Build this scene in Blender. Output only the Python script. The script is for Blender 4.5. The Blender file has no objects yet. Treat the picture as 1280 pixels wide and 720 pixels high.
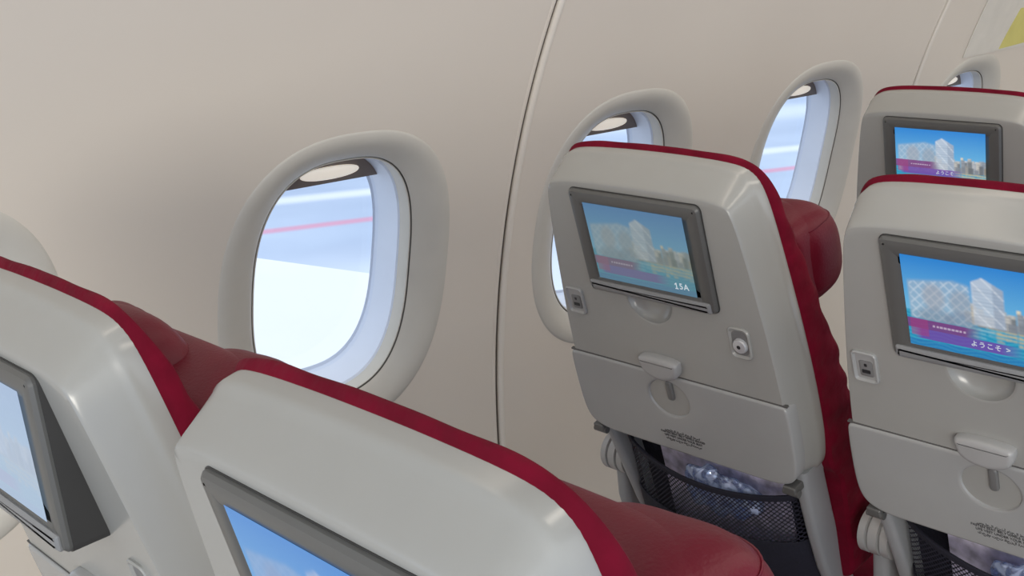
import bpy, bmesh, math, random
import numpy as np
from mathutils import Matrix, Vector, noise
random.seed(4)
C = bpy.context.collection
SC = bpy.context.scene
SC.view_settings.view_transform = 'Standard'
PI = math.pi

# ------------------------------------------------------------------ materials
def lin(c):
    return tuple(((v/255)/12.92 if v/255 <= .04045 else ((v/255+.055)/1.055)**2.4) for v in c)

def mat(name, rgb, rough=.5, metal=0., var=.04, scale=18., bump=0., bscale=200., spec=.5, coat=0., sheen=0.):
    m = bpy.data.materials.new(name); m.use_nodes = True
    nt = m.node_tree; b = nt.nodes['Principled BSDF']
    c = lin(rgb)
    tc = nt.nodes.new('ShaderNodeTexCoord')
    n = nt.nodes.new('ShaderNodeTexNoise'); n.inputs['Scale'].default_value = scale
    n.inputs['Detail'].default_value = 3
    nt.links.new(tc.outputs['Object'], n.inputs['Vector'])
    r = nt.nodes.new('ShaderNodeValToRGB')
    r.color_ramp.elements[0].position = .3; r.color_ramp.elements[1].position = .7
    r.color_ramp.elements[0].color = (*[v*(1-var) for v in c], 1)
    r.color_ramp.elements[1].color = (*[min(1, v*(1+var)) for v in c], 1)
    nt.links.new(n.outputs['Fac'], r.inputs['Fac'])
    nt.links.new(r.outputs['Color'], b.inputs['Base Color'])
    b.inputs['Roughness'].default_value = rough
    b.inputs['Metallic'].default_value = metal
    b.inputs['Specular IOR Level'].default_value = spec
    b.inputs['Coat Weight'].default_value = coat
    b.inputs['Sheen Weight'].default_value = sheen
    if bump:
        n2 = nt.nodes.new('ShaderNodeTexNoise'); n2.inputs['Scale'].default_value = bscale
        nt.links.new(tc.outputs['Object'], n2.inputs['Vector'])
        bp = nt.nodes.new('ShaderNodeBump'); bp.inputs['Strength'].default_value = bump
        bp.inputs['Distance'].default_value = .004
        nt.links.new(n2.outputs['Fac'], bp.inputs['Height'])
        nt.links.new(bp.outputs['Normal'], b.inputs['Normal'])
    return m

M = {}
M['wall'] = mat('wall_panel', (222, 214, 202), .36, var=.012, scale=3, spec=.45)
M['lipwall'] = mat('panel_edge_trim', (228, 222, 211), .35, var=.01)  # paler than the wall: paints the highlight on the right panel edge
M['ring'] = mat('window_ring_plastic', (202, 199, 190), .36, var=.02, spec=.45)
M['reveal'] = mat('window_reveal', (222, 232, 248), .45, var=.01)  # bluish white carries the skylight on the reveal in its colour
M['gasket'] = mat('dark_gasket', (96, 90, 84), .7)
M['seal'] = mat('window_seal', (108, 107, 103), .6)
M['shade'] = mat('shade_brown', (120, 110, 104), .5)  # brown-grey with the shading on the window shade put into the colour
M['shell'] = mat('seat_shell_plastic', (161, 161, 157), .23, var=.012, bump=.010, bscale=900, spec=.7)
M['tray'] = mat('tray_plastic', (164, 165, 164), .23, var=.012, bump=.010, bscale=900, spec=.7)
M['latch'] = mat('latch_plastic', (172, 172, 171), .26, var=.01, spec=.6)
M['groove'] = mat('groove_dark', (92, 91, 90), .7)
M['cloth'] = mat('crimson_cloth', (106, 5, 33), .85, var=.2, scale=26, bump=.7, bscale=55, spec=.15, sheen=.02)
M['leather'] = mat('maroon_leather', (98, 6, 30), .46, var=.08, bump=.12, bscale=300, spec=.32)
M['bezel'] = mat('bezel_dark', (94, 94, 92), .36, var=.02)
M['bezelbody'] = mat('bezel_body', (62, 61, 60), .5)
M['lip'] = mat('bezel_lip', (138, 139, 140), .3)
M['hook'] = mat('latch_hook', (112, 112, 111), .4)
M['port'] = mat('port_grey', (120, 120, 120), .5)
M['dark'] = mat('dark_plastic', (40, 40, 42), .5)
M['frame'] = mat('frame_grey', (156, 158, 160), .33, var=.02)
M['chrome'] = mat('silver_knob', (205, 206, 208), .3, metal=.3)
M['navy'] = mat('navy_fabric', (26, 26, 40), .85, bump=.3)
M['paper'] = mat('magazine_print', (206, 200, 222), .5, var=.35, scale=55)
M['ink'] = mat('ink', (64, 64, 68), .7)
M['floor'] = mat('carpet', (104, 98, 102), .95, var=.15, scale=80, bump=.4)
M['ceiling'] = mat('ceiling_panel', (225, 220, 212), .6)
M['wing'] = mat('wing_paint', (238, 241, 246), .4, var=.03, scale=1.2)
M['white'] = mat('placard_white', (222, 218, 208), .45)
M['yellow'] = mat('placard_yellow', (216, 208, 120), .5)

def glass_mat():
    m = bpy.data.materials.new('window_glass'); m.use_nodes = True
    nt = m.node_tree; nt.nodes.clear()
    o = nt.nodes.new('ShaderNodeOutputMaterial'); mx = nt.nodes.new('ShaderNodeMixShader')
    t = nt.nodes.new('ShaderNodeBsdfTransparent'); g = nt.nodes.new('ShaderNodeBsdfGlossy')
    t.inputs[0].default_value = (.95, .97, 1, 1); g.inputs['Roughness'].default_value = .05
    mx.inputs[0].default_value = .05
    nt.links.new(t.outputs[0], mx.inputs[1]); nt.links.new(g.outputs[0], mx.inputs[2]); nt.links.new(mx.outputs[0], o.inputs[0])
    return m
M['glass'] = glass_mat()

def handle_mat():
    m = bpy.data.materials.new('shade_handle'); m.use_nodes = True
    b = m.node_tree.nodes['Principled BSDF']
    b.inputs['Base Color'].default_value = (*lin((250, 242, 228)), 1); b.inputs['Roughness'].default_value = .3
    b.inputs['Emission Color'].default_value = (*lin((250, 238, 220)), 1); b.inputs['Emission Strength'].default_value = .4  # glow stands in for the bright highlight on the handle
    return m
M['handle'] = handle_mat()

def net_mat():
    m = bpy.data.materials.new('pocket_net'); m.use_nodes = True
    nt = m.node_tree; b = nt.nodes['Principled BSDF']; o = nt.nodes['Material Output']
    b.inputs['Base Color'].default_value = (*lin((30, 30, 46)), 1); b.inputs['Roughness'].default_value = .8
    tc = nt.nodes.new('ShaderNodeTexCoord')
    vals = []
    for ang in (PI/4, -PI/4):
        mp = nt.nodes.new('ShaderNodeMapping'); mp.inputs['Rotation'].default_value = (0, ang, 0)
        w = nt.nodes.new('ShaderNodeTexWave'); w.inputs['Scale'].default_value = 52; w.wave_profile = 'SIN'
        w.bands_direction = 'X'
        nt.links.new(tc.outputs['Object'], mp.inputs['Vector']); nt.links.new(mp.outputs['Vector'], w.inputs['Vector'])
        vals.append(w.outputs['Fac'])
    mul = nt.nodes.new('ShaderNodeMath'); mul.operation = 'MULTIPLY'
    nt.links.new(vals[0], mul.inputs[0]); nt.links.new(vals[1], mul.inputs[1])
    gt = nt.nodes.new('ShaderNodeMath'); gt.operation = 'GREATER_THAN'; gt.inputs[1].default_value = .15
    nt.links.new(mul.outputs[0], gt.inputs[0])
    t = nt.nodes.new('ShaderNodeBsdfTransparent'); mx = nt.nodes.new('ShaderNodeMixShader')
    nt.links.new(gt.outputs[0], mx.inputs[0]); nt.links.new(b.outputs[0], mx.inputs[1]); nt.links.new(t.outputs[0], mx.inputs[2])
    nt.links.new(mx.outputs[0], o.inputs[0])
    return m
M['net'] = net_mat()

def plastic_mat():
    m = bpy.data.materials.new('clear_plastic_bag'); m.use_nodes = True
    nt = m.node_tree; nt.nodes.clear()
    o = nt.nodes.new('ShaderNodeOutputMaterial'); mx = nt.nodes.new('ShaderNodeMixShader')
    t = nt.nodes.new('ShaderNodeBsdfTransparent'); p = nt.nodes.new('ShaderNodeBsdfPrincipled')
    t.inputs[0].default_value = (.72, .81, .96, 1)
    p.inputs['Base Color'].default_value = (*lin((194, 210, 244)), 1); p.inputs['Roughness'].default_value = .09
    p.inputs['Metallic'].default_value = .3; p.inputs['Specular IOR Level'].default_value = 1
    lw = nt.nodes.new('ShaderNodeTexCoord'); n = nt.nodes.new('ShaderNodeTexNoise'); n.inputs['Scale'].default_value = 50
    n.inputs['Distortion'].default_value = 1.2
    nt.links.new(lw.outputs['Object'], n.inputs['Vector'])
    r = nt.nodes.new('ShaderNodeValToRGB'); r.color_ramp.elements[0].position = .43; r.color_ramp.elements[1].position = .59
    r.color_ramp.elements[0].color = (.25, .25, .25, 1); r.color_ramp.elements[1].color = (.95, .95, .95, 1)
    nt.links.new(n.outputs['Fac'], r.inputs['Fac']); nt.links.new(r.outputs['Color'], mx.inputs[0])
    nt.links.new(t.outputs[0], mx.inputs[1]); nt.links.new(p.outputs[0], mx.inputs[2]); nt.links.new(mx.outputs[0], o.inputs[0])
    return m
M['bag'] = plastic_mat()

def screen_mat():
    m = bpy.data.materials.new('lit_screen'); m.use_nodes = True
    nt = m.node_tree; b = nt.nodes['Principled BSDF']
    a = nt.nodes.new('ShaderNodeAttribute'); a.attribute_name = 'picture'
    b.inputs['Base Color'].default_value = (.01, .01, .012, 1); b.inputs['Roughness'].default_value = .18
    nt.links.new(a.outputs['Color'], b.inputs['Emission Color']); b.inputs['Emission Strength'].default_value = 1.0
    return m
M['screen'] = screen_mat()
def emit_mat(name, rgb, s):
    m = bpy.data.materials.new(name); m.use_nodes = True
    b = m.node_tree.nodes['Principled BSDF']
    b.inputs['Base Color'].default_value = (0, 0, 0, 1)
    b.inputs['Emission Color'].default_value = (*lin(rgb), 1); b.inputs['Emission Strength'].default_value = s
    return m
M['glyph'] = emit_mat('lit_lettering', (200, 208, 216), 1)

def ground_mat():
    m = bpy.data.materials.new('apron_concrete'); m.use_nodes = True
    nt = m.node_tree; b = nt.nodes['Principled BSDF']; b.inputs['Roughness'].default_value = .9
    tc = nt.nodes.new('ShaderNodeTexCoord')
    n = nt.nodes.new('ShaderNodeTexNoise'); n.inputs['Scale'].default_value = .12; n.inputs['Detail'].default_value = 4
    nt.links.new(tc.outputs['Object'], n.inputs['Vector'])
    r = nt.nodes.new('ShaderNodeValToRGB')
    r.color_ramp.elements[0].color = (*lin((158, 175, 202)), 1); r.color_ramp.elements[1].color = (*lin((192, 207, 229)), 1)
    r.color_ramp.elements[0].position = .32; r.color_ramp.elements[1].position = .68
    nt.links.new(n.outputs['Fac'], r.inputs['Fac'])
    sep = nt.nodes.new('ShaderNodeSeparateXYZ'); nt.links.new(tc.outputs['Object'], sep.inputs[0])
    def math_(op, a, bb):
        k = nt.nodes.new('ShaderNodeMath'); k.operation = op
        for i, v in enumerate((a, bb)):
            if isinstance(v, (int, float)): k.inputs[i].default_value = v
            else: nt.links.new(v, k.inputs[i])
        return k.outputs[0]
    col = r.outputs['Color']
    def stripe(col, slope, c0, w, rgb, al=1., soft=(.2, 2.2)):
        e = math_('SUBTRACT', sep.outputs['Y'], math_('MULTIPLY', sep.outputs['X'], slope))
        e = math_('ABSOLUTE', math_('SUBTRACT', e, c0), 0)
        mr = nt.nodes.new('ShaderNodeMapRange'); mr.interpolation_type = 'SMOOTHSTEP'
        nt.links.new(e, mr.inputs['Value'])
        mr.inputs['From Min'].default_value = w*soft[0]; mr.inputs['From Max'].default_value = w*soft[1]
        mr.inputs['To Min'].default_value = al; mr.inputs['To Max'].default_value = 0
        mx = nt.nodes.new('ShaderNodeMix'); mx.data_type = 'RGBA'
        nt.links.new(mr.outputs[0], mx.inputs[0]); nt.links.new(col, mx.inputs[6]); mx.inputs[7].default_value = (*lin(rgb), 1)
        return mx.outputs[2]
    col = stripe(col, -.3655, 19.0, 2.6, (228, 236, 247), .8, (.3, 2.4))     # apron glare beside the wing, painted as a near-white band
    col = stripe(col, -.3655, 26.89, .20, (224, 140, 170), .7)
    col = stripe(col, -.42, 31.3, .38, (242, 246, 251), .7)
    col = stripe(col, -.42, 39, 1.2, (232, 240, 249), .5)
    col = stripe(col, -.42, 54, 4.0, (215, 228, 244), .6)
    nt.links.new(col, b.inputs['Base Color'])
    return m
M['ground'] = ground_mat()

# ------------------------------------------------------------------ mesh helpers
class MB:
    def __init__(s): s.v = []; s.f = []; s.mi = []
    def pts(s, L):
        i = len(s.v); s.v += [tuple(p) for p in L]; return list(range(i, i+len(L)))
    def face(s, idx, mi=0): s.f.append(tuple(idx)); s.mi.append(mi)
    def loft(s, loops, cap0=True, cap1=True, closed=True, mi=0):
        ids = [s.pts(l) for l in loops]; n = len(loops[0])
        for a, b in zip(ids, ids[1:]):
            for i in range(n if closed else n-1):
                j = (i+1) % n
                s.face((a[i], a[j], b[j], b[i]), mi)
        if cap0: s.face(ids[0][::-1], mi)
        if cap1: s.face(ids[-1], mi)
    def box(s, lo, hi, mi=0):
        x0, y0, z0 = lo; x1, y1, z1 = hi
        s.loft([[(x0, y0, z0), (x1, y0, z0), (x1, y1, z0), (x0, y1, z0)], [(x0, y0, z1), (x1, y0, z1), (x1, y1, z1), (x0, y1, z1)]], mi=mi)
    def cyl(s, p, axis, r, L, n=24, mi=0, prof=None):
        ax = Vector(axis).normalized(); u = ax.orthogonal().normalized(); w = ax.cross(u)
        prof = prof or [(r, 0), (r, L)]
        s.loft([[tuple(Vector(p)+ax*t+u*(rr_*math.cos(2*PI*k/n))+w*(rr_*math.sin(2*PI*k/n))) for k in range(n)] for rr_, t in prof], mi=mi)
    def sup(s, c, rad, e=2.5, nu=40, nv=20, mi=0, fn=None):
        L = []
        f = lambda t: math.copysign(abs(t)**(2/e), t)
        for j in range(1, nv):
            ph = -PI/2+PI*j/nv
            loop = []
            for i in range(nu):
                th = 2*PI*i/nu
                p = Vector((rad[0]*f(math.cos(ph))*f(math.cos(th)), rad[1]*f(math.cos(ph))*f(math.sin(th)), rad[2]*f(math.sin(ph))))
                if fn: p = fn(p)
                loop.append(tuple(Vector(c)+p))
            L.append(loop)
        s.loft(L, mi=mi)
    def sweep(s, path, w, d, r, mi=0, side=(1, 0, 0)):
        sec = rr(w, d, r, n=4); loops = []
        P = [Vector(p) for p in path]; sd = Vector(side)
        for i, p in enumerate(P):
            t = (P[min(i+1, len(P)-1)]-P[max(i-1, 0)]).normalized(); nn = t.cross(sd).normalized()
            loops.append([tuple(p+sd*a+nn*b) for a, b in sec])
        s.loft(loops, mi=mi)
    def mesh(s, name, mats, sharp=35):
        me = bpy.data.meshes.new(name); me.from_pydata(s.v, [], s.f); me.update()
        for m in mats: me.materials.append(m)
        me.polygons.foreach_set('material_index', s.mi)
        bm = bmesh.new(); bm.from_mesh(me); bmesh.ops.recalc_face_normals(bm, faces=bm.faces); bm.to_mesh(me); bm.free()
        me.polygons.foreach_set('use_smooth', [True]*len(me.polygons))
        me.set_sharp_from_angle(angle=math.radians(sharp))
        return me
    def build(s, name, mats, parent=None, mw=None, sharp=35):
        if not isinstance(mats, (list, tuple)): mats = [mats]
        return link(name, s.mesh(name, mats, sharp), parent, mw)

def link(name, me, parent=None, mw=None):
    o = bpy.data.objects.new(name, me); C.objects.link(o)
    if parent: o.parent = parent
    if mw is not None: o.matrix_local = mw
    return o

def rr(w, h, r, cx=0, cy=0, n=6):
    out = []
    for qx, qy, a0 in ((1, 1, 0), (-1, 1, PI/2), (-1, -1, PI), (1, -1, 1.5*PI)):
        for k in range(n+1):
            a = a0+PI/2*k/n
            out.append((cx+qx*(w/2-r)+r*math.cos(a), cy+qy*(h/2-r)+r*math.sin(a)))
    return out

def inset(o, t, kx=1.):
    n = len(o); res = []
    for i in range(n):
        a = Vector(o[i-1]); b = Vector(o[i]); c = Vector(o[(i+1) % n])
        e1 = (b-a).normalized(); e2 = (c-b).normalized()
        n1 = Vector((-e1.y, e1.x)); n2 = Vector((-e2.y, e2.x))
        nn = (n1+n2).normalized(); k = max(.5, nn.dot(n1))
        d = nn*(t/k)
        res.append((b.x+d.x*kx, b.y+d.y))
    return res

def chaikin(P, it=2):
    for _ in range(it):
        Q = []
        n = len(P)
        for i in range(n):
            a = P[i]; b = P[(i+1) % n]
            Q.append((a[0]*.75+b[0]*.25, a[1]*.75+b[1]*.25)); Q.append((a[0]*.25+b[0]*.75, a[1]*.25+b[1]*.75))
        P = Q
    return P

def resample(P, n):
    P = [Vector(p) for p in P]; P.append(P[0])
    cum = [0]
    for a, b in zip(P, P[1:]): cum.append(cum[-1]+(b-a).length)
    out = []; j = 0
    for k in range(n):
        t = cum[-1]*k/n
        while cum[j+1] < t: j += 1
        out.append(tuple(P[j].lerp(P[j+1], (t-cum[j])/max(1e-9, cum[j+1]-cum[j]))))
    return out

def plate(mb, outline, prof, mi=0, cap0=True, cap1=True, kx=1.):
    """outline in (s,h); prof list of (inset, d) ; d may be a callable of (s,h)"""
    loops = []
    for t, d in prof:
        pts = inset(outline, t, kx) if t else outline
        loops.append([(p[0], d(p[0], p[1]) if callable(d) else d, p[1]) for p in pts])
    mb.loft(loops, cap0, cap1, mi=mi)
    return loops

def plate_scoop(mb, outline, prof, c, rx, ry, depth, kx=1., lerps=(.04, .16)):
    """rounded plate whose flat rear face carries a shallow elliptic thumb scoop"""
    loops = plate(MB(), outline, prof, kx=kx)
    last = loops[-1]; d0 = last[0][1]
    for t in lerps:
        loops.append([(x+(c[0]-x)*t, d0, h+(c[1]-h)*t) for x, _, h in last])
    def ell(k, d):
        L = []
        for x, _, h in last:
            a = math.atan2((h-c[1])/ry, (x-c[0])/rx)
            L.append((c[0]+rx*k*math.cos(a), d0+d, c[1]+ry*k*math.sin(a)))
        return L
    loops.append(ell(1.09, 0)); loops.append(ell(1.06, .0001)); loops.append(ell(1.0, .0010))
    for k in (.95, .88, .78, .62, .42, .2):
        loops.append(ell(k, .001+(depth-.001)*(1-k**3)**.7))
    mb.loft(loops)

def text_mesh(body, size, s, d, h, m, align='CENTER', space=1.0, cs=1.):
    cu = bpy.data.curves.new('txt', 'FONT'); cu.body = body; cu.size = size; cu.align_x = align; cu.align_y = 'CENTER'
    cu.space_line = space; cu.extrude = .0002; cu.space_character = cs
    o = bpy.data.objects.new('txt', cu); C.objects.link(o)
    dg = bpy.context.evaluated_depsgraph_get(); dg.update()
    me = bpy.data.meshes.new_from_object(o.evaluated_get(dg)); bpy.data.objects.remove(o)
    me.transform(Matrix(((1, 0, 0, s), (0, 0, -1, d), (0, 1, 0, h), (0, 0, 0, 1))))
    me.materials.clear(); me.materials.append(m)
    return me

def tag(o, label, cat, group=None):
    o['label'] = label; o['category'] = cat
    if group: o['group'] = group
def struct(o): o['kind'] = 'structure'; return o

# ------------------------------------------------------------------ cabin side wall
R0 = 1.9; PH0 = .2274; YC = -.151; ZC = .516
def W(x, q, e=0.):
    ph = PH0+q/R0; r = R0-e
    return (x, YC+r*math.cos(ph), ZC+r*math.sin(ph))
WX = [(.440, -.045), (1.196, -.045), (1.938, -.045), (2.680, -.045), (3.545, -.10)]
SEAM = (1.60, 3.17); GAP = .0056
CELL = [(-1.0, .81), (.81, SEAM[0]-GAP), (SEAM[0]+GAP, 2.31), (2.31, SEAM[1]-GAP), (SEAM[1]+GAP, 4.6)]
Q0, Q1 = -.93, 1.0
def sup_r(th, a, b, n): return (abs(math.cos(th)/a)**n+abs(math.sin(th)/b)**n)**(-1/n)
wb = MB()
for (xc, QC), (xa, xb) in zip(WX, CELL):
    angs = [2*PI*i/180 for i in range(180)]
    for cx, cy in ((xa, Q0), (xb, Q0), (xa, Q1), (xb, Q1)): angs.append(math.atan2(cy-QC, cx-xc) % (2*PI))
    angs = sorted(angs); loops = []
    for k in range(25):
        t = k/24; L = []
        for th in angs:
            c, s = math.cos(th), math.sin(th)
            h = sup_r(th, .232, .272, 2.55)
            bx = ((xb-xc)/c if c > 1e-9 else ((xa-xc)/c if c < -1e-9 else 1e9))
            by = ((Q1-QC)/s if s > 1e-9 else ((Q0-QC)/s if s < -1e-9 else 1e9))
            rad = h+(min(bx, by)-h)*t
            L.append(W(xc+rad*c, QC+rad*s, 0))
        loops.append(L)
    wb.loft(loops, False, False)
def strip(mb, xa, xb, e, n=60, mi=0):
    A = mb.pts([W(xa, Q0+(Q1-Q0)*i/n, e) for i in range(n+1)]); B = mb.pts([W(xb, Q0+(Q1-Q0)*i/n, e) for i in range(n+1)])
    for i in range(n): mb.face((A[i], B[i], B[i+1], A[i+1]), mi)
strip(wb, .80, .82, -.002); strip(wb, 2.30, 2.32, -.002)
struct(wb.build('wall_left', M['wall']))
for k, xs in enumerate(SEAM):
    t = MB(); strip(t, xs-.014, xs+.014, -.0045)
    o = struct(t.build('trim_%d' % (k+1), M['gasket']))
    for side, rx, rz in ((-1, .006, .0040), (1, .0085, .0072)):
        t2 = MB()
        n = 60; loops = []
        for i in range(n+1):
            q = Q0+(Q1-Q0)*i/n
            loops.append([W(xs+side*(GAP+rx-.0025)+rx*math.cos(a), q, -.0025+rz*math.sin(a)) for a in [2*PI*j/14 for j in range(14)]])
        t2.loft(loops)
        t2.build('panel_edge', M['wall'] if side < 0 else M['lipwall'], o)

for k, (xc, QC) in enumerate(WX):
    def wloop(xc, a, b, e, n=2.7, N=140):
        return [W(xc+math.cos(t)*sup_r(t, a, b, n), QC+math.sin(t)*sup_r(t, a, b, n), e) for t in [2*PI*i/N for i in range(N)]]
    mb = MB()
    mb.loft([wloop(xc, *p) for p in ((.254, .296, -.002, 2.5), (.251, .293, .0006, 2.5), (.247, .289, .0020, 2.5), (.240, .2825, .0030, 2.52), (.231, .274, .0026, 2.55),
             (.219, .265, .0002, 2.6), (.206, .256, -.0040, 2.65), (.194, .248, -.0088, 2.7), (.184, .242, -.0132, 2.7), (.177, .237, -.017, 2.7), (.1745, .2355, -.0195, 2.7))], False, False)
    root = struct(mb.build('window_%d' % (k+1), M['ring'], sharp=60))
    g = MB(); g.loft([wloop(xc, *p) for p in ((.1745, .2355, -.0195), (.174, .235, -.0240), (.1722, .2335, -.0240))], False, False)
    g.build('seal', M['seal'], root)
    l = MB(); l.loft([wloop(xc, *p) for p in ((.1722, .2335, -.024), (.1717, .233, -.0205), (.1695, .2315, -.0205), (.168, .230, -.025), (.1665, .228, -.046))], False, False)
    l.build('inner_lip', M['ring'], root)
    rv = MB(); rv.loft([wloop(xc, *p) for p in ((.1665, .228, -.046), (.164, .224, -.049), (.161, .215, -.085), (.156, .207, -.108), (.152, .201, -.110))], False, False)
    rv.build('reveal', M['reveal'], root)
    p = MB(); ids = p.pts(wloop(xc, .158, .210, -.100)); p.face(ids); p.build('pane', M['glass'], root)
    qs = QC+.160
    sh = MB()
    top = [(math.cos(t)*sup_r(t, .1605, .2145, 2.7), QC+math.sin(t)*sup_r(t, .1605, .2145, 2.7)) for t in [2*PI*i/400 for i in range(400)]]
    top = [p_ for p_ in top if p_[1] > qs]
    sh.loft([[W(xc+x, q, -.088) for x, q in top], [W(xc+x, q, -.084) for x, q in top]])
    so = sh.build('window_shade', M['shade'], root)
    hd = MB(); hd.sup((0, 0, 0), (.064, .006, .0125), 2.2)
    qh = QC+.182
    c = Vector(W(xc+.015, qh, -.079)); ph = PH0+qh/R0
    for i, v in enumerate(hd.v):
        hd.v[i] = (c.x+v[0], c.y+v[1]*math.cos(ph)-v[2]*math.sin(ph), c.z+v[2]*math.cos(ph)+v[1]*math.sin(ph))
    hd.build('shade_handle', M['handle'], so)

fl = MB(); fl.box((-1.5, -1.6, -.03), (5, 1.70, 0)); struct(fl.build('floor', M['floor']))
cl = MB()
cl.loft([[(x, -1.7, 2.16), (x, .85, 2.16), (x, 1.25, 1.80), (x, 1.28, 1.82), (x, .85, 2.19), (x, -1.7, 2.19)] for x in (-1.5, 5)])
struct(cl.build('ceiling', M['ceiling']))
fw_ = MB(); fw_.box((4.6, -1.7, 0), (4.63, 1.75, 2.16)); struct(fw_.build('wall_front', M['wall']))

# placard beyond the last seam (follows the curve of the wall)
def wpatch(p, e0, e1, m, name, parent=None, n=14):
    mb = MB()
    for e in (e0, e1):
        for j in range(n+1):
            for i in range(n+1):
                u, v = i/n, j/n
                x = (p[0][0]*(1-u)+p[1][0]*u)*(1-v)+(p[3][0]*(1-u)+p[2][0]*u)*v
                q = (p[0][1]*(1-u)+p[1][1]*u)*(1-v)+(p[3][1]*(1-u)+p[2][1]*u)*v
                mb.v.append(W(x, q, e))
    N = (n+1)**2
    for j in range(n):
        for i in range(n):
            a = j*(n+1)+i; mb.face((a, a+1, a+n+2, a+n+1)); mb.face((N+a, N+a+n+1, N+a+n+2, N+a+1))
    edge = [i for i in range(n+1)]+[(j+1)*(n+1)-1 for j in range(1, n+1)]+[n*(n+1)+i for i in range(n-1, -1, -1)]+[j*(n+1) for j in range(n-1, 0, -1)]
    for a, b in zip(edge, edge[1:]+edge[:1]): mb.face((a, N+a, N+b, b))
    return mb.build(name, m, parent)
po = wpatch([(3.42, .195), (3.95, .205), (3.95, .46), (3.42, .46)], .001, .003, M['white'], 'placard')
wpatch([(3.645, .205), (3.93, .22), (3.93, .35), (3.675, .335)], .0031, .004, M['yellow'], 'colour_patch', po)
tag(po, 'pale wall placard with a yellow patch above the farthest window', 'placard')

# ------------------------------------------------------------------ outside
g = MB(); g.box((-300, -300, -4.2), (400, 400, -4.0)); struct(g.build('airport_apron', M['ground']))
wg = MB()
def wing_sec(y, xl, xt, z, th):
    n = 16; up = []; dn = []
    for i in range(n+1):
        t = i/n; x = xl+(xt-xl)*t
        hgt = th*(2.6*math.sqrt(t)*(1-t)**1.0)*.5 if 0 < t < 1 else 0
        up.append((x, y, z+hgt*.25)); dn.append((x, y, z-hgt))
    return up+dn[1:-1][::-1]
wg.loft([wing_sec(y, 2.95-.367*(y-2.15), -3.2-.10*(y-2.15), .33+.04*(y-2.15), .7-.035*(y-2.15)) for y in (2.15, 5, 9, 13, 16)])
wo = wg.build('airplane_wing', M['wing']); tag(wo, 'white swept airplane wing outside below the middle window', 'wing')

# ------------------------------------------------------------------ seat pieces (frame: x right, y forward/depth, z up along the back; origin at screen centre)
half = [(.12, -.380), (.170, -.379), (.196, -.372), (.211, -.356), (.2165, -.325), (.2175, -.28), (.2155, -.21), (.210, -.13), (.203, -.06), (.196, 0), (.190, .045), (.184, .078), (.175, .1015), (.158, .1155), (.122, .121), (.06, .1235), (.02, .124)]
OUT = resample(chaikin(half+[(-x, y) for x, y in half[::-1]], 2), 240)
cush_half = [(.15, -.62), (.205, -.615), (.215, -.58), (.220, -.45), (.2205, -.30), (.218, -.21), (.2125, -.13), (.2055, -.06), (.1985, 0), (.1925, .045), (.1863, .079), (.1765, .103), (.159, .1172), (.122, .1230), (.06, .1255), (.02, .126)]
COUT = resample(chaikin(cush_half+[(-x, y) for x, y in cush_half[::-1]], 2), 300)
DX = -.012
ME = {}
mb = MB()
# crisp double-step bevel round the shell rim
prof = [(.006, .078), (0, .072), (0, .052), (.0006, .0485), (.0022, .0455), (.0045, .0425), (.0075, .0370), (.0115, .0290), (.0155, .0210), (.0195, .0130), (.0222, .0078), (.0240, .0048), (.0256, .0024), (.0272, .0008), (.029, 0)]
plate_scoop(mb, OUT, prof, (DX, -.092), .042, .038, .018, kx=.55)
ME['shell'] = mb.mesh('shell', [M['shell']])
def th(h):
    t = max(0., min(1., (.12-h)/.5)); return .0080+.084*t**1.15
def base(h):
    t = max(0., min(1., (-.36-h)/.05)); return .068+.022*t*t*(3-2*t)
def wr(s, h):     # creases of the sewn cover
    return .0019*math.sin(h*105+s*60+2*math.sin(h*23))+.0015*math.sin(h*41-s*75)
mb = MB()
f = lambda k, a=1.: (lambda s, h: base(h)+th(h)*k+wr(s, h)*a*min(1, .25+th(h)*14))
loops = plate(MB(), COUT, [(.03, lambda s, h: base(h)-.008), (.004, lambda s, h: base(h)-.006), (-.001, lambda s, h: base(h)-.001), (-.0025, f(.15, .2)), (-.0034, f(.35, .5)), (-.0036, f(.6)), (-.003, f(.8)), (-.001, f(.93)), (.008, f(1.02)), (.03, f(1.05)), (.07, f(1.1))])
for li in (3, 4, 5, 6, 7):
    loops[li] = [(x+math.copysign(.0018, x)*math.sin(h*120+li*.9)*max(0, min(1, th(h)*20-.2)), d, h) for x, d, h in loops[li]]
mb.loft(loops)
ME['back_cushion'] = mb.mesh('back_cushion', [M['cloth']])
# headrest: small pad over a broad low bolster with folded wings running out of it
mb = MB(); mb.sup((0, .120, -.056), (.096, .044, .113), 3.0, 60, 30)
ME['headrest'] = mb.mesh('headrest', [M['leather']])
mb = MB(); mb.sup((0, .130, -.064), (.196, .052, .082), 5.0, 84, 30)
ME['bolster'] = mb.mesh('bolster', [M['leather']])
EW = 2.9
for sgn in (-1, 1):
    shear = lambda px: .14*abs(px)*(1 if px*sgn > 0 else -.3)
    mb = MB(); mb.sup((sgn*.125, .150, -.064), (.081, .056, .077), EW, 60, 30, fn=lambda p: Vector((p.x, p.y+shear(p.x), p.z)))
    ME['wing%d' % sgn] = mb.mesh('headrest_wing', [M['leather']])
    ring = []
    fx = lambda t: math.copysign(abs(t)**(2/EW), t)
    hz = .66; kk = (1-hz**EW)**(1/EW)
    for i in range(48):
        a = 2*PI*i/48
        px = .081*fx(math.cos(a))*kk; py = .056*fx(math.sin(a))*kk
        p0 = Vector((sgn*.125+px, .150+py+shear(px), -.064+.077*hz))
        ring.append([tuple(p0+Vector((0, .0018*math.cos(b), .0018*math.sin(b)))) for b in [2*PI*k/8 for k in range(8)]])
    mb2 = MB(); mb2.loft(ring+[ring[0]], False, False)
    ME['seam%d' % sgn] = mb2.mesh('wing_seam', [M['leather']])
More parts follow.
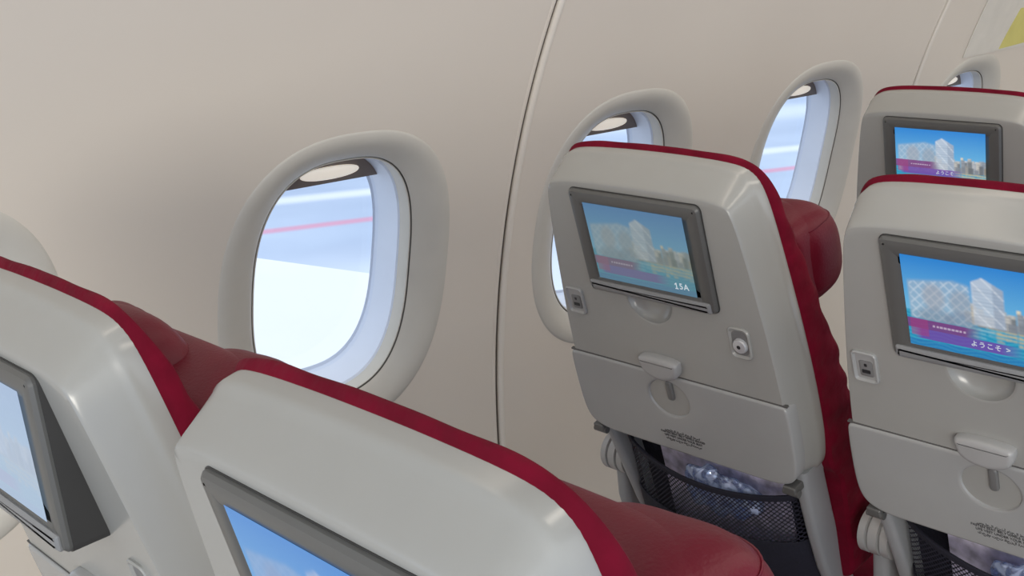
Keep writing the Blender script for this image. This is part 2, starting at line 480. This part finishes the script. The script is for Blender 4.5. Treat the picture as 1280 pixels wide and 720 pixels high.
# monitor bezel
BO = rr(.240, .170, .009)
mb = MB()
plate(mb, BO, [(0, .052), (0, -.004), (.003, -.0075), (.007, -.0085), (.020, -.008), (.024, -.006)], cap1=True)
ME['monitor'] = mb.mesh('monitor', [M['bezel']])
mb = MB()
plate(mb, BO, [(-.0008, .054), (-.0012, .053), (-.0012, -.001), (0, -.001)]); ME['monitor_housing'] = mb.mesh('monitor_housing', [M['bezelbody']])
mb = MB(); plate(mb, rr(.226, .017, .003, 0, -.0745), [(0, -.007), (0, -.010), (.003, -.0125), (.006, -.013)])
ME['monitor_lip'] = mb.mesh('monitor_lip', [M['lip']])
# usb + jack : raised rims round a shallow floor
mb = MB()
plate(mb, rr(.036, .048, .007, -.166, -.120), [(0, .012), (0, -.003), (.0012, -.0045), (.0026, -.0045), (.0048, -.0010)])
plate(mb, rr(.019, .024, .003, -.165, -.1225), [(0, .002), (0, -.0018), (.001, -.0024)], mi=2)
plate(mb, rr(.012, .0055, .001, -.165, -.1265), [(0, .002), (0, -.0028)], mi=1)
plate(mb, rr(.004, .0045, .001, -.165, -.1165), [(0, .002), (0, -.0028)], mi=1)
ME['usb_socket'] = mb.mesh('usb_socket', [M['tray'], M['dark'], M['port']])
mb = MB()
plate(mb, rr(.037, .052, .010, .146, -.128), [(0, .012), (0, -.0022), (.0014, -.0036), (.0026, -.0036), (.0054, -.0008)])
plate(mb, rr(.026, .040, .009, .146, -.128), [(0, .002), (0, -.0012)], mi=3)
mb.cyl((.147, .002, -.131), (0, -1, 0), .0105, .008, mi=1, prof=[(.0118, 0), (.0118, .0055), (.0104, .0085), (.0060, .0092)])
mb.cyl((.147, 0, -.131), (0, -1, 0), .0030, .0078, mi=2)
ME['headphone_jack'] = mb.mesh('headphone_jack', [M['shell'], M['chrome'], M['dark'], M['port']])
# tray table
half_t = [(.12, -.371), (.165, -.3705), (.190, -.364), (.203, -.350), (.2085, -.325), (.2095, -.28), (.2085, -.236), (.206, -.2235), (.196, -.2215)]
TO = resample(chaikin(half_t+[(-x, y) for x, y in half_t[::-1]], 2), 260)
mb = MB(); plate_scoop(mb, TO, [(0, .02), (0, -.0012), (.0012, -.0030), (.003, -.0038), (.0040, -.004)], (DX, -.266), .040, .034, .020, lerps=(.02, .06))
ME['tray_table'] = mb.mesh('tray_table', [M['tray']])
mb = MB(); mb.box((-.2075, -.0010, -.2225), (.2075, .004, -.2200)); ME['tray_groove'] = mb.mesh('tray_groove', [M['groove']])  # thin dark box painting the shadow line between shell and tray
mb = MB()
plate(mb, chaikin([(DX-.037, -.186), (DX-.038, -.201), (DX-.031, -.220), (DX, -.229), (DX+.031, -.220), (DX+.038, -.201), (DX+.037, -.186)], 2), [(0, -.0002), (0, -.0080), (.0015, -.0125), (.004, -.0145), (.008, -.015)])
ME['tray_latch'] = mb.mesh('tray_latch', [M['latch']])
mb = MB(); plate(mb, rr(.012, .036, .005, DX+.005, -.250), [(0, .014), (0, -.0030), (.0015, -.0050), (.004, -.0056)])
ME['latch_stem'] = mb.mesh('latch_stem', [M['hook']])
ME['notice'] = text_mesh('سولجلا ءانثأ مازحلا طبرا\nFASTEN SEAT BELT WHILE SEATED\nLIFE VEST UNDER YOUR SEAT\nكدعقم تحت ةاجنلا ةرتس', .0056, DX+.012, -.0044, -.338, M['ink'], space=1.0)
for sgn in (-1, 1):
    mb = MB(); x = sgn*.188
    plate(mb, rr(.022, .014, .003, x, -.375), [(0, .03), (0, -.003), (.002, -.005)])
    mb.cyl((x-.013, .002, -.381), (1, 0, 0), .006, .026, 14)
    ME['clip%d' % sgn] = mb.mesh('tray_hinge', [M['bezel']])
    mb = MB()
    mb.sweep([(sgn*x_, d_, h_) for x_, d_, h_ in ((.194, .044, -.355), (.192, .044, -.385), (.189, .050, -.42), (.186, .058, -.48), (.184, .070, -.56), (.182, .095, -.66))], .022, .054, .008)
    ME['post%d' % sgn] = mb.mesh('back_frame', [M['frame']])
# pocket: net with a rim sloping down to the right
ptop = lambda u: -.404-.012*math.sin(PI*min(1, max(0, u)))-.022*u
def sheet(mb, s0, s1, h0, fn, ns=30, nh=16):
    for j in range(nh+1):
        mb.pts([(s0+(s1-s0)*i/ns, fn(i/ns, j/nh), h0+(ptop(i/ns)-h0)*j/nh) for i in range(ns+1)])
    for j in range(nh):
        for i in range(ns):
            a = j*(ns+1)+i; mb.face((a, a+1, a+ns+2, a+ns+1))
bul2 = lambda u, v: .056-.060*math.sin(PI*min(1, max(0, u)))**.5
mb = MB(); sheet(mb, -.174, .174, -.64, bul2); ME['pocket_net'] = mb.mesh('pocket_net', [M['net']])
pth = [i/30 for i in range(31)]
mb = MB(); mb.sweep([(-.174+.348*u, bul2(u, 1)-.001, ptop(u)+.001) for u in pth], .011, .005, .002, side=(0, 0, 1)); ME['pocket_hem'] = mb.mesh('pocket_hem', [M['navy']])
mb = MB(); mb.sweep([(-.174+.348*u, bul2(u, .28)-.002, -.583) for u in pth], .14, .003, .001, side=(0, 0, 1)); ME['pocket_band'] = mb.mesh('pocket_band', [M['navy']])
mb = MB(); plate(mb, rr(.36, .28, .01, 0, -.51), [(0, .09), (0, .076)]); ME['pocket_backing'] = mb.mesh('pocket_backing', [M['navy']])
# armrest in root frame, base etc.
mb = MB(); mb.sweep([(0, 0, -.005), (0, .06, .012), (0, .2, .018), (0, .36, .014), (0, .40, -.004)], .040, .05, .016); ME['armrest'] = mb.mesh('armrest', [M['frame']])
mb = MB(); mb.cyl((-.026, 0, 0), (1, 0, 0), .036, .056, 36, prof=[(.022, 0), (.036, .003), (.036, .014), (.030, .0155), (.030, .018), (.036, .0195), (.036, .034), (.030, .0355), (.030, .038), (.036, .0395), (.036, .052), (.024, .056)]); ME['armrest_pivot'] = mb.mesh('armrest_pivot', [M['latch']])
mb = MB(); mb.sweep([(0, .012, .0), (0, .02, -.08), (0, .05, -.17), (0, .09, -.23)], .028, .048, .010); ME['armrest_support'] = mb.mesh('armrest_support', [M['frame']])
mb = MB(); mb.sup((0, .40, .395), (.222, .26, .072), 4, 56, 24); ME['seat_cushion'] = mb.mesh('seat_cushion', [M['cloth']])
mb = MB(); mb.box((-.235, .14, .285), (.235, .62, .325)); ME['seat_frame'] = mb.mesh('seat_frame', [M['frame']])
for sgn in (-1, 1):
    mb = MB(); mb.sweep([(sgn*.17, .22, .29), (sgn*.17, .17, .12), (sgn*.17, .12, .0)], .04, .05, .01); ME['leg0%d' % sgn] = mb.mesh('leg', [M['frame']])
    mb = MB(); mb.sweep([(sgn*.17, .52, .29), (sgn*.17, .53, .1), (sgn*.17, .54, .0)], .04, .045, .01); ME['leg1%d' % sgn] = mb.mesh('leg', [M['frame']])

# ------------------------------------------------------------------ screen pictures
SU, SV = .184, .127; SH = .0035
def picture(gain, glare, lat_a=.45, soft=1, lw=.48, up=0.):
    nx, ny = 190, 132
    u, v = np.meshgrid(np.linspace(0, 1, nx), np.linspace(0, 1, ny))
    def L(c): return np.array(lin(c))
    img = L((40, 128, 204))*(v[..., None])+L((132, 206, 226))*(1-v[..., None])
    def put(mask, c, a=1.):
        nonlocal img
        m = (mask*a)[..., None]; img = img*(1-m)+L(c)*m
    def rect(x0, x1, y0, y1, c, a=1.): put(((u >= x0)&(u <= x1)&(v >= y0)&(v <= y1)).astype(float), c, a)
    def blob(cx, cy, rx, ry, c, a): put(np.clip(1.6-1.6*(((u-cx)/rx)**2+((v-cy)/ry)**2), 0, 1), c, a)
    rnd = random.Random(7)
    put((v < .40).astype(float), (26, 138, 178))
    put(((v < .40)&(np.sin(v*150+np.sin(u*23)*2.4) > .35)).astype(float), (84, 186, 206), .45)
    for row, (y0, lo, hi, sh) in enumerate(((.40, .48, .62, 1.05), (.38, .45, .57, .96), (.37, .41, .50, .86))):
        x = .40+row*.04
        while x < 1:
            w = rnd.uniform(.028, .075); h = rnd.uniform(lo, hi)
            c = rnd.choice([(196, 194, 188), (178, 176, 170), (214, 200, 172), (146, 154, 164), (184, 188, 194), (164, 156, 140), (120, 126, 130)])
            c = tuple(min(255, k*sh) for k in c)
            rect(x, x+w*.92, y0-.02, h, c, .92); rect(x+w*.7, x+w*.92, y0-.02, h, (118, 128, 142), .45)
            k = y0+.02
            while k < h-.02: rect(x+.004, x+w*.8, k, k+.010, (90, 100, 114), .45); k += .034
            put(((u > x)&(u < x+w*.85)&(v < y0-.02)&(v > y0-.02-(h-y0)*.9)&(np.sin(v*150+u*9) > -.3)).astype(float), (206, 184, 128) if x > .55 else (150, 190, 200), .35); x += w
    # tall faceted building near the middle
    fac = .88-.8*np.abs(u-.53)
    put(((u > .46)&(u < .66)&(v > .36)&(v < fac)).astype(float), (186, 196, 208), .85)
    put(((u > .59)&(u < .66)&(v > .36)&(v < fac)).astype(float), (136, 152, 174), .6)
    put(((u > .46)&(u < .66)&(v > .36)&(v < fac)&(np.abs(np.sin((u*1.2+v*.8)*26)) < .18)).astype(float), (226, 232, 238), .6)
    for k in range(11): put(((u > .466)&(u < .654)&(v > .40+k*.036)&(v < .41+k*.036)&(v < fac-.02)).astype(float), (120, 138, 162), .4)
    # angular lattice-fronted block on the left
    roof = .74+.22*u-np.clip(u-.34, 0, 1)*.5
    put(((u > .03)&(u < lw)&(v > .32)).astype(float)*np.clip((roof-v)*24, 0, 1)*np.clip((lw-u)*30, 0, 1), (152, 174, 192), .72)
    lat = ((np.abs(np.sin((u*1.5+v)*30)) < .22)|(np.abs(np.sin((u*1.5-v)*30)) < .22))
    put((lat&(u > .04)&(u < lw-.02)&(v > .32)&(v < roof-.03)).astype(float), (222, 230, 236), lat_a)
    blob(.20, .58, .09, .17, (158, 154, 158), .5); blob(.38, .56, .09, .17, (142, 146, 156), .5)
    blob(.20, .36, .14, .13, (118, 130, 148), .5); blob(.38, .36, .13, .13, (112, 124, 146), .5)
    for _ in range(soft):
        p = np.pad(img, ((1, 1), (1, 1), (0, 0)), 'edge')
        img = sum(p[a:a+ny, b:b+nx] for a in range(3) for b in range(3))/9
    vb = v-up
    put(((vb > .20)&(vb < .31)).astype(float)*np.clip((.50-u)*9, 0, 1), (118, 40, 116), .85)
    put(((vb > .09)&(vb < .20)).astype(float)*np.clip((.76-u)*7, 0, 1)*np.clip((u-.04)*20, 0, 1), (108, 54, 158), .82)
    put(((u > .02)&(u < .14)&(vb > .12)&(vb < .31)).astype(float), (150, 60, 120), .6)
    for k in range(9):
        x = .17+k*.026; put(((u >= x)&(u <= x+.018)&(vb >= .240)&(vb <= .262)).astype(float), (220, 208, 226), .5)
    rect(0, 1, 0, .07, (40, 80, 170), .4)
    if glare: img = img*(1-glare[3])+L(glare[:3])*glare[3]  # reflected glare on the screen, mixed into the picture colours
    img = img*gain
    mb = MB()
    for j in range(ny): mb.pts([(-SU/2+SU*i/(nx-1), -.0088, SH-SV/2+SV*j/(ny-1)) for i in range(nx)])
    for j in range(ny-1):
        for i in range(nx-1):
            a = j*nx+i; mb.face((a, a+1, a+nx+1, a+nx))
    me = mb.mesh('display', [M['screen']])
    at = me.color_attributes.new('picture', 'FLOAT_COLOR', 'POINT')
    at.data.foreach_set('color', np.concatenate([img.reshape(-1, 3), np.ones((nx*ny, 1))], 1).astype(np.float32).ravel())
    return me

def digit_one(s, h, H):
    """a numeral 1 with a clear flag and foot, height H, centred on (s,h)"""
    w = H*.13; mb = MB()
    P = [(s-w/2, h-H/2), (s+w/2, h-H/2), (s+w/2, h+H/2), (s-w*.35, h+H/2), (s-H*.30, h+H*.27), (s-H*.30, h+H*.12), (s-w/2, h+H*.25)]
    mb.loft([[(x, -.0092, z) for x, z in P], [(x, -.0096, z) for x, z in P]])
    F = [(s-H*.27, h-H/2), (s+H*.27, h-H/2), (s+H*.27, h-H/2+w*.85), (s-H*.27, h-H/2+w*.85)]
    mb.loft([[(x, -.0092, z) for x, z in F], [(x, -.00965, z) for x, z in F]])
    return mb.mesh('screen_lettering', [M['glyph']])

# ------------------------------------------------------------------ seats
X15, Y15, Z15, PITCH, LAT = 1.2834, 1.0788, 1.0453, .9007, .5060
def make_seat(row, col, theta, label, disp, tilt=0., glyphs=(), arm_right=False):
    root = bpy.data.objects.new('airliner_chair', None); C.objects.link(root)
    root.location = (X15+row*PITCH, Y15-col*LAT, 0); root.rotation_euler = (0, 0, -PI/2)
    tag(root, label, 'seat', 'economy seats seen from behind')
    MBk = Matrix.Translation((0, 0, Z15)) @ Matrix.Rotation(theta, 4, 'X')
    part = lambda n, k=None, mw=MBk: link(n, ME[k or n], root, mw)
    sub = lambda n, p, k=None: link(n, ME[k or n], p)
    shell = part('shell')
    sub('usb_socket', shell); sub('headphone_jack', shell)
    part('back_cushion')
    hr = part('headrest'); sub('bolster', hr)
    for sg in ('-1', '1'): sub('wing_pad', hr, 'wing'+sg); sub('wing_seam', hr, 'seam'+sg)
    mm = MBk @ Matrix.Translation((-.010 if tilt else 0, 0, .085)) @ Matrix.Rotation(-tilt, 4, 'X') @ Matrix.Translation((0, 0, -.085))
    mon = part('monitor', mw=mm)
    sub('monitor_lip', mon); sub('monitor_housing', mon); link('display', disp, mon)
    for body, size, s, h in glyphs:
        if body == '1': link('screen_lettering', digit_one(s, h, size), mon)
        else: link('screen_lettering', text_mesh(body, size, s, -.0094, h, M['glyph'], cs=1.15), mon)
    tr = part('tray_table'); sub('tray_latch', tr); sub('latch_stem', tr); sub('notice', tr); sub('hinge_groove', tr, 'tray_groove')
    sub('tray_hinge', tr, 'clip-1'); sub('tray_hinge', tr, 'clip1')
    part('back_frame', 'post-1'); part('back_frame', 'post1')
    pk = part('pocket_net'); sub('pocket_band', pk); sub('pocket_hem', pk); sub('pocket_backing', pk)
    piv = MBk @ Vector((-.235, .08, -.500))
    for sx in ((-1, 1) if arm_right else (-1,)):
        a = part('armrest', mw=Matrix.Translation((sx*.236, piv.y, piv.z))); sub('armrest_pivot', a); sub('armrest_support', a)
    I4 = Matrix.Identity(4)
    part('seat_cushion', mw=I4); part('seat_frame', mw=I4)
    for k in ('leg0-1', 'leg01', 'leg1-1', 'leg11'): part('leg', k, I4)
    return root, MBk

glare_a = (146, 168, 154, .34)
s15a, m15a = make_seat(0, 0, .297, 'grey seat beside the wall whose screen shows the number 15A', picture(.62, glare_a, .3, 2), glyphs=[('1', .0100, .0580, -.0465), ('5A', .0138, .0715, -.0465)])
s15b, m15b = make_seat(0, 1, .329, 'grey seat with large bright blue screen cut off by the right edge', picture(1.0, None, .5, 1, .46), glyphs=[('ようこそ', .0088, .004, -.041), ('>', .010, .030, -.041)], arm_right=True)
make_seat(1, 0, .186, 'farthest grey seat at top right, only its shell top and small screen showing', picture(1.05, None, .3, up=.18), glyphs=[('ようこそ', .0088, .010, -.0185)])
make_seat(-1, 0, .27, 'grey seat at the left edge with its screen tilted outwards', picture(.78, (186, 208, 235, .78), .3, 2), tilt=.20)
make_seat(-1, 1, .262, 'nearest grey seat, cut off by the bottom edge below the middle window', picture(.92, (70, 140, 215, .5), .25, 3), arm_right=True)

# pocket contents
def crumple(p):
    n_ = noise.noise_vector(p*38); n2 = noise.noise_vector(p*90)
    return Vector((p.x*(1+.2*noise.noise(p*30)), p.y, p.z*(1+.2*noise.noise(p*26))))+Vector((n_.x*.01+n2.x*.003, (n_.y*.006+n2.y*.003), n_.z*.01+n2.z*.003))
for (root, Mb, lab, lab2) in ((s15a, m15a, 'lilac printed magazine behind the net of the seat numbered 15A', 'crumpled clear plastic bag in the pocket of the seat numbered 15A'),
                              (s15b, m15b, 'lilac printed magazine in the seat pocket at the bottom right corner', 'crumpled clear plastic bag in the seat pocket at the bottom right corner')):
    wm = Matrix.Translation(root.location) @ Matrix.Rotation(-PI/2, 4, 'Z') @ Mb
    mb = MB(); plate(mb, rr(.25, .215, .002, .01, -.494), [(0, .062), (0, .057)])
    o = mb.build('magazine', M['paper']); o.matrix_world = wm; tag(o, lab, 'magazine', 'magazines in seat pockets')
    mb = MB(); mb.sup((0, 0, 0), (.074, .014, .044), 2.4, 64, 40, fn=crumple)
    mb.v = [(x+.034, y+.020, z-.452) for x, y, z in mb.v]
    o = mb.build('plastic_bag', M['bag'], sharp=18); o.matrix_world = wm; tag(o, lab2, 'bag', 'plastic bags in seat pockets')

# ------------------------------------------------------------------ light, world, camera
w = bpy.data.worlds.new('sky'); SC.world = w; w.use_nodes = True
bg = w.node_tree.nodes['Background']; bg.inputs[0].default_value = (.85, .92, 1., 1); bg.inputs[1].default_value = 1.38
def area(name, loc, rot, sx, sy, e, col):
    l = bpy.data.lights.new(name, 'AREA'); l.shape = 'RECTANGLE'; l.size = sx; l.size_y = sy; l.energy = e; l.color = col
    o = bpy.data.objects.new(name, l); C.objects.link(o); o.location = loc; o.rotation_euler = rot
    return o
area('ceiling_light', (2.4, -.1, 2.12), (0, 0, 0), 3.8, .22, 16, (1, .91, .78))
area('cove_light', (2.2, .95, 1.98), (math.radians(34), 0, 0), 4.4, .12, 6, (1, .88, .73))
# added fill light behind the viewer, aisle side, to brighten the seat backs
p0 = Vector((-3.2, -2.7, 1.2)); d = Vector((1.6, 1.0, .85))-p0
o = area('aisle_light', p0, (0, 0, 0), 2.4, 1.4, 130, (1, .94, .84)); o.rotation_euler = d.to_track_quat('-Z', 'Y').to_euler()

cd = bpy.data.cameras.new('camera'); co = bpy.data.objects.new('camera', cd); C.objects.link(co); SC.camera = co
cd.sensor_width = 36; cd.lens = 1484.5*36/1280; cd.clip_start = .02; cd.clip_end = 2000
yaw, pit, rol = .8129, .2677, -.0364
f_ = Vector((math.cos(yaw)*math.cos(pit), math.sin(yaw)*math.cos(pit), -math.sin(pit)))
r0 = Vector((math.sin(yaw), -math.cos(yaw), 0)); u0 = r0.cross(f_)
r_ = r0*math.cos(rol)+u0*math.sin(rol); u_ = u0*math.cos(rol)-r0*math.sin(rol)
co.matrix_world = Matrix(((r_.x, u_.x, -f_.x, 0), (r_.y, u_.y, -f_.y, 0), (r_.z, u_.z, -f_.z, 1.45), (0, 0, 0, 1)))
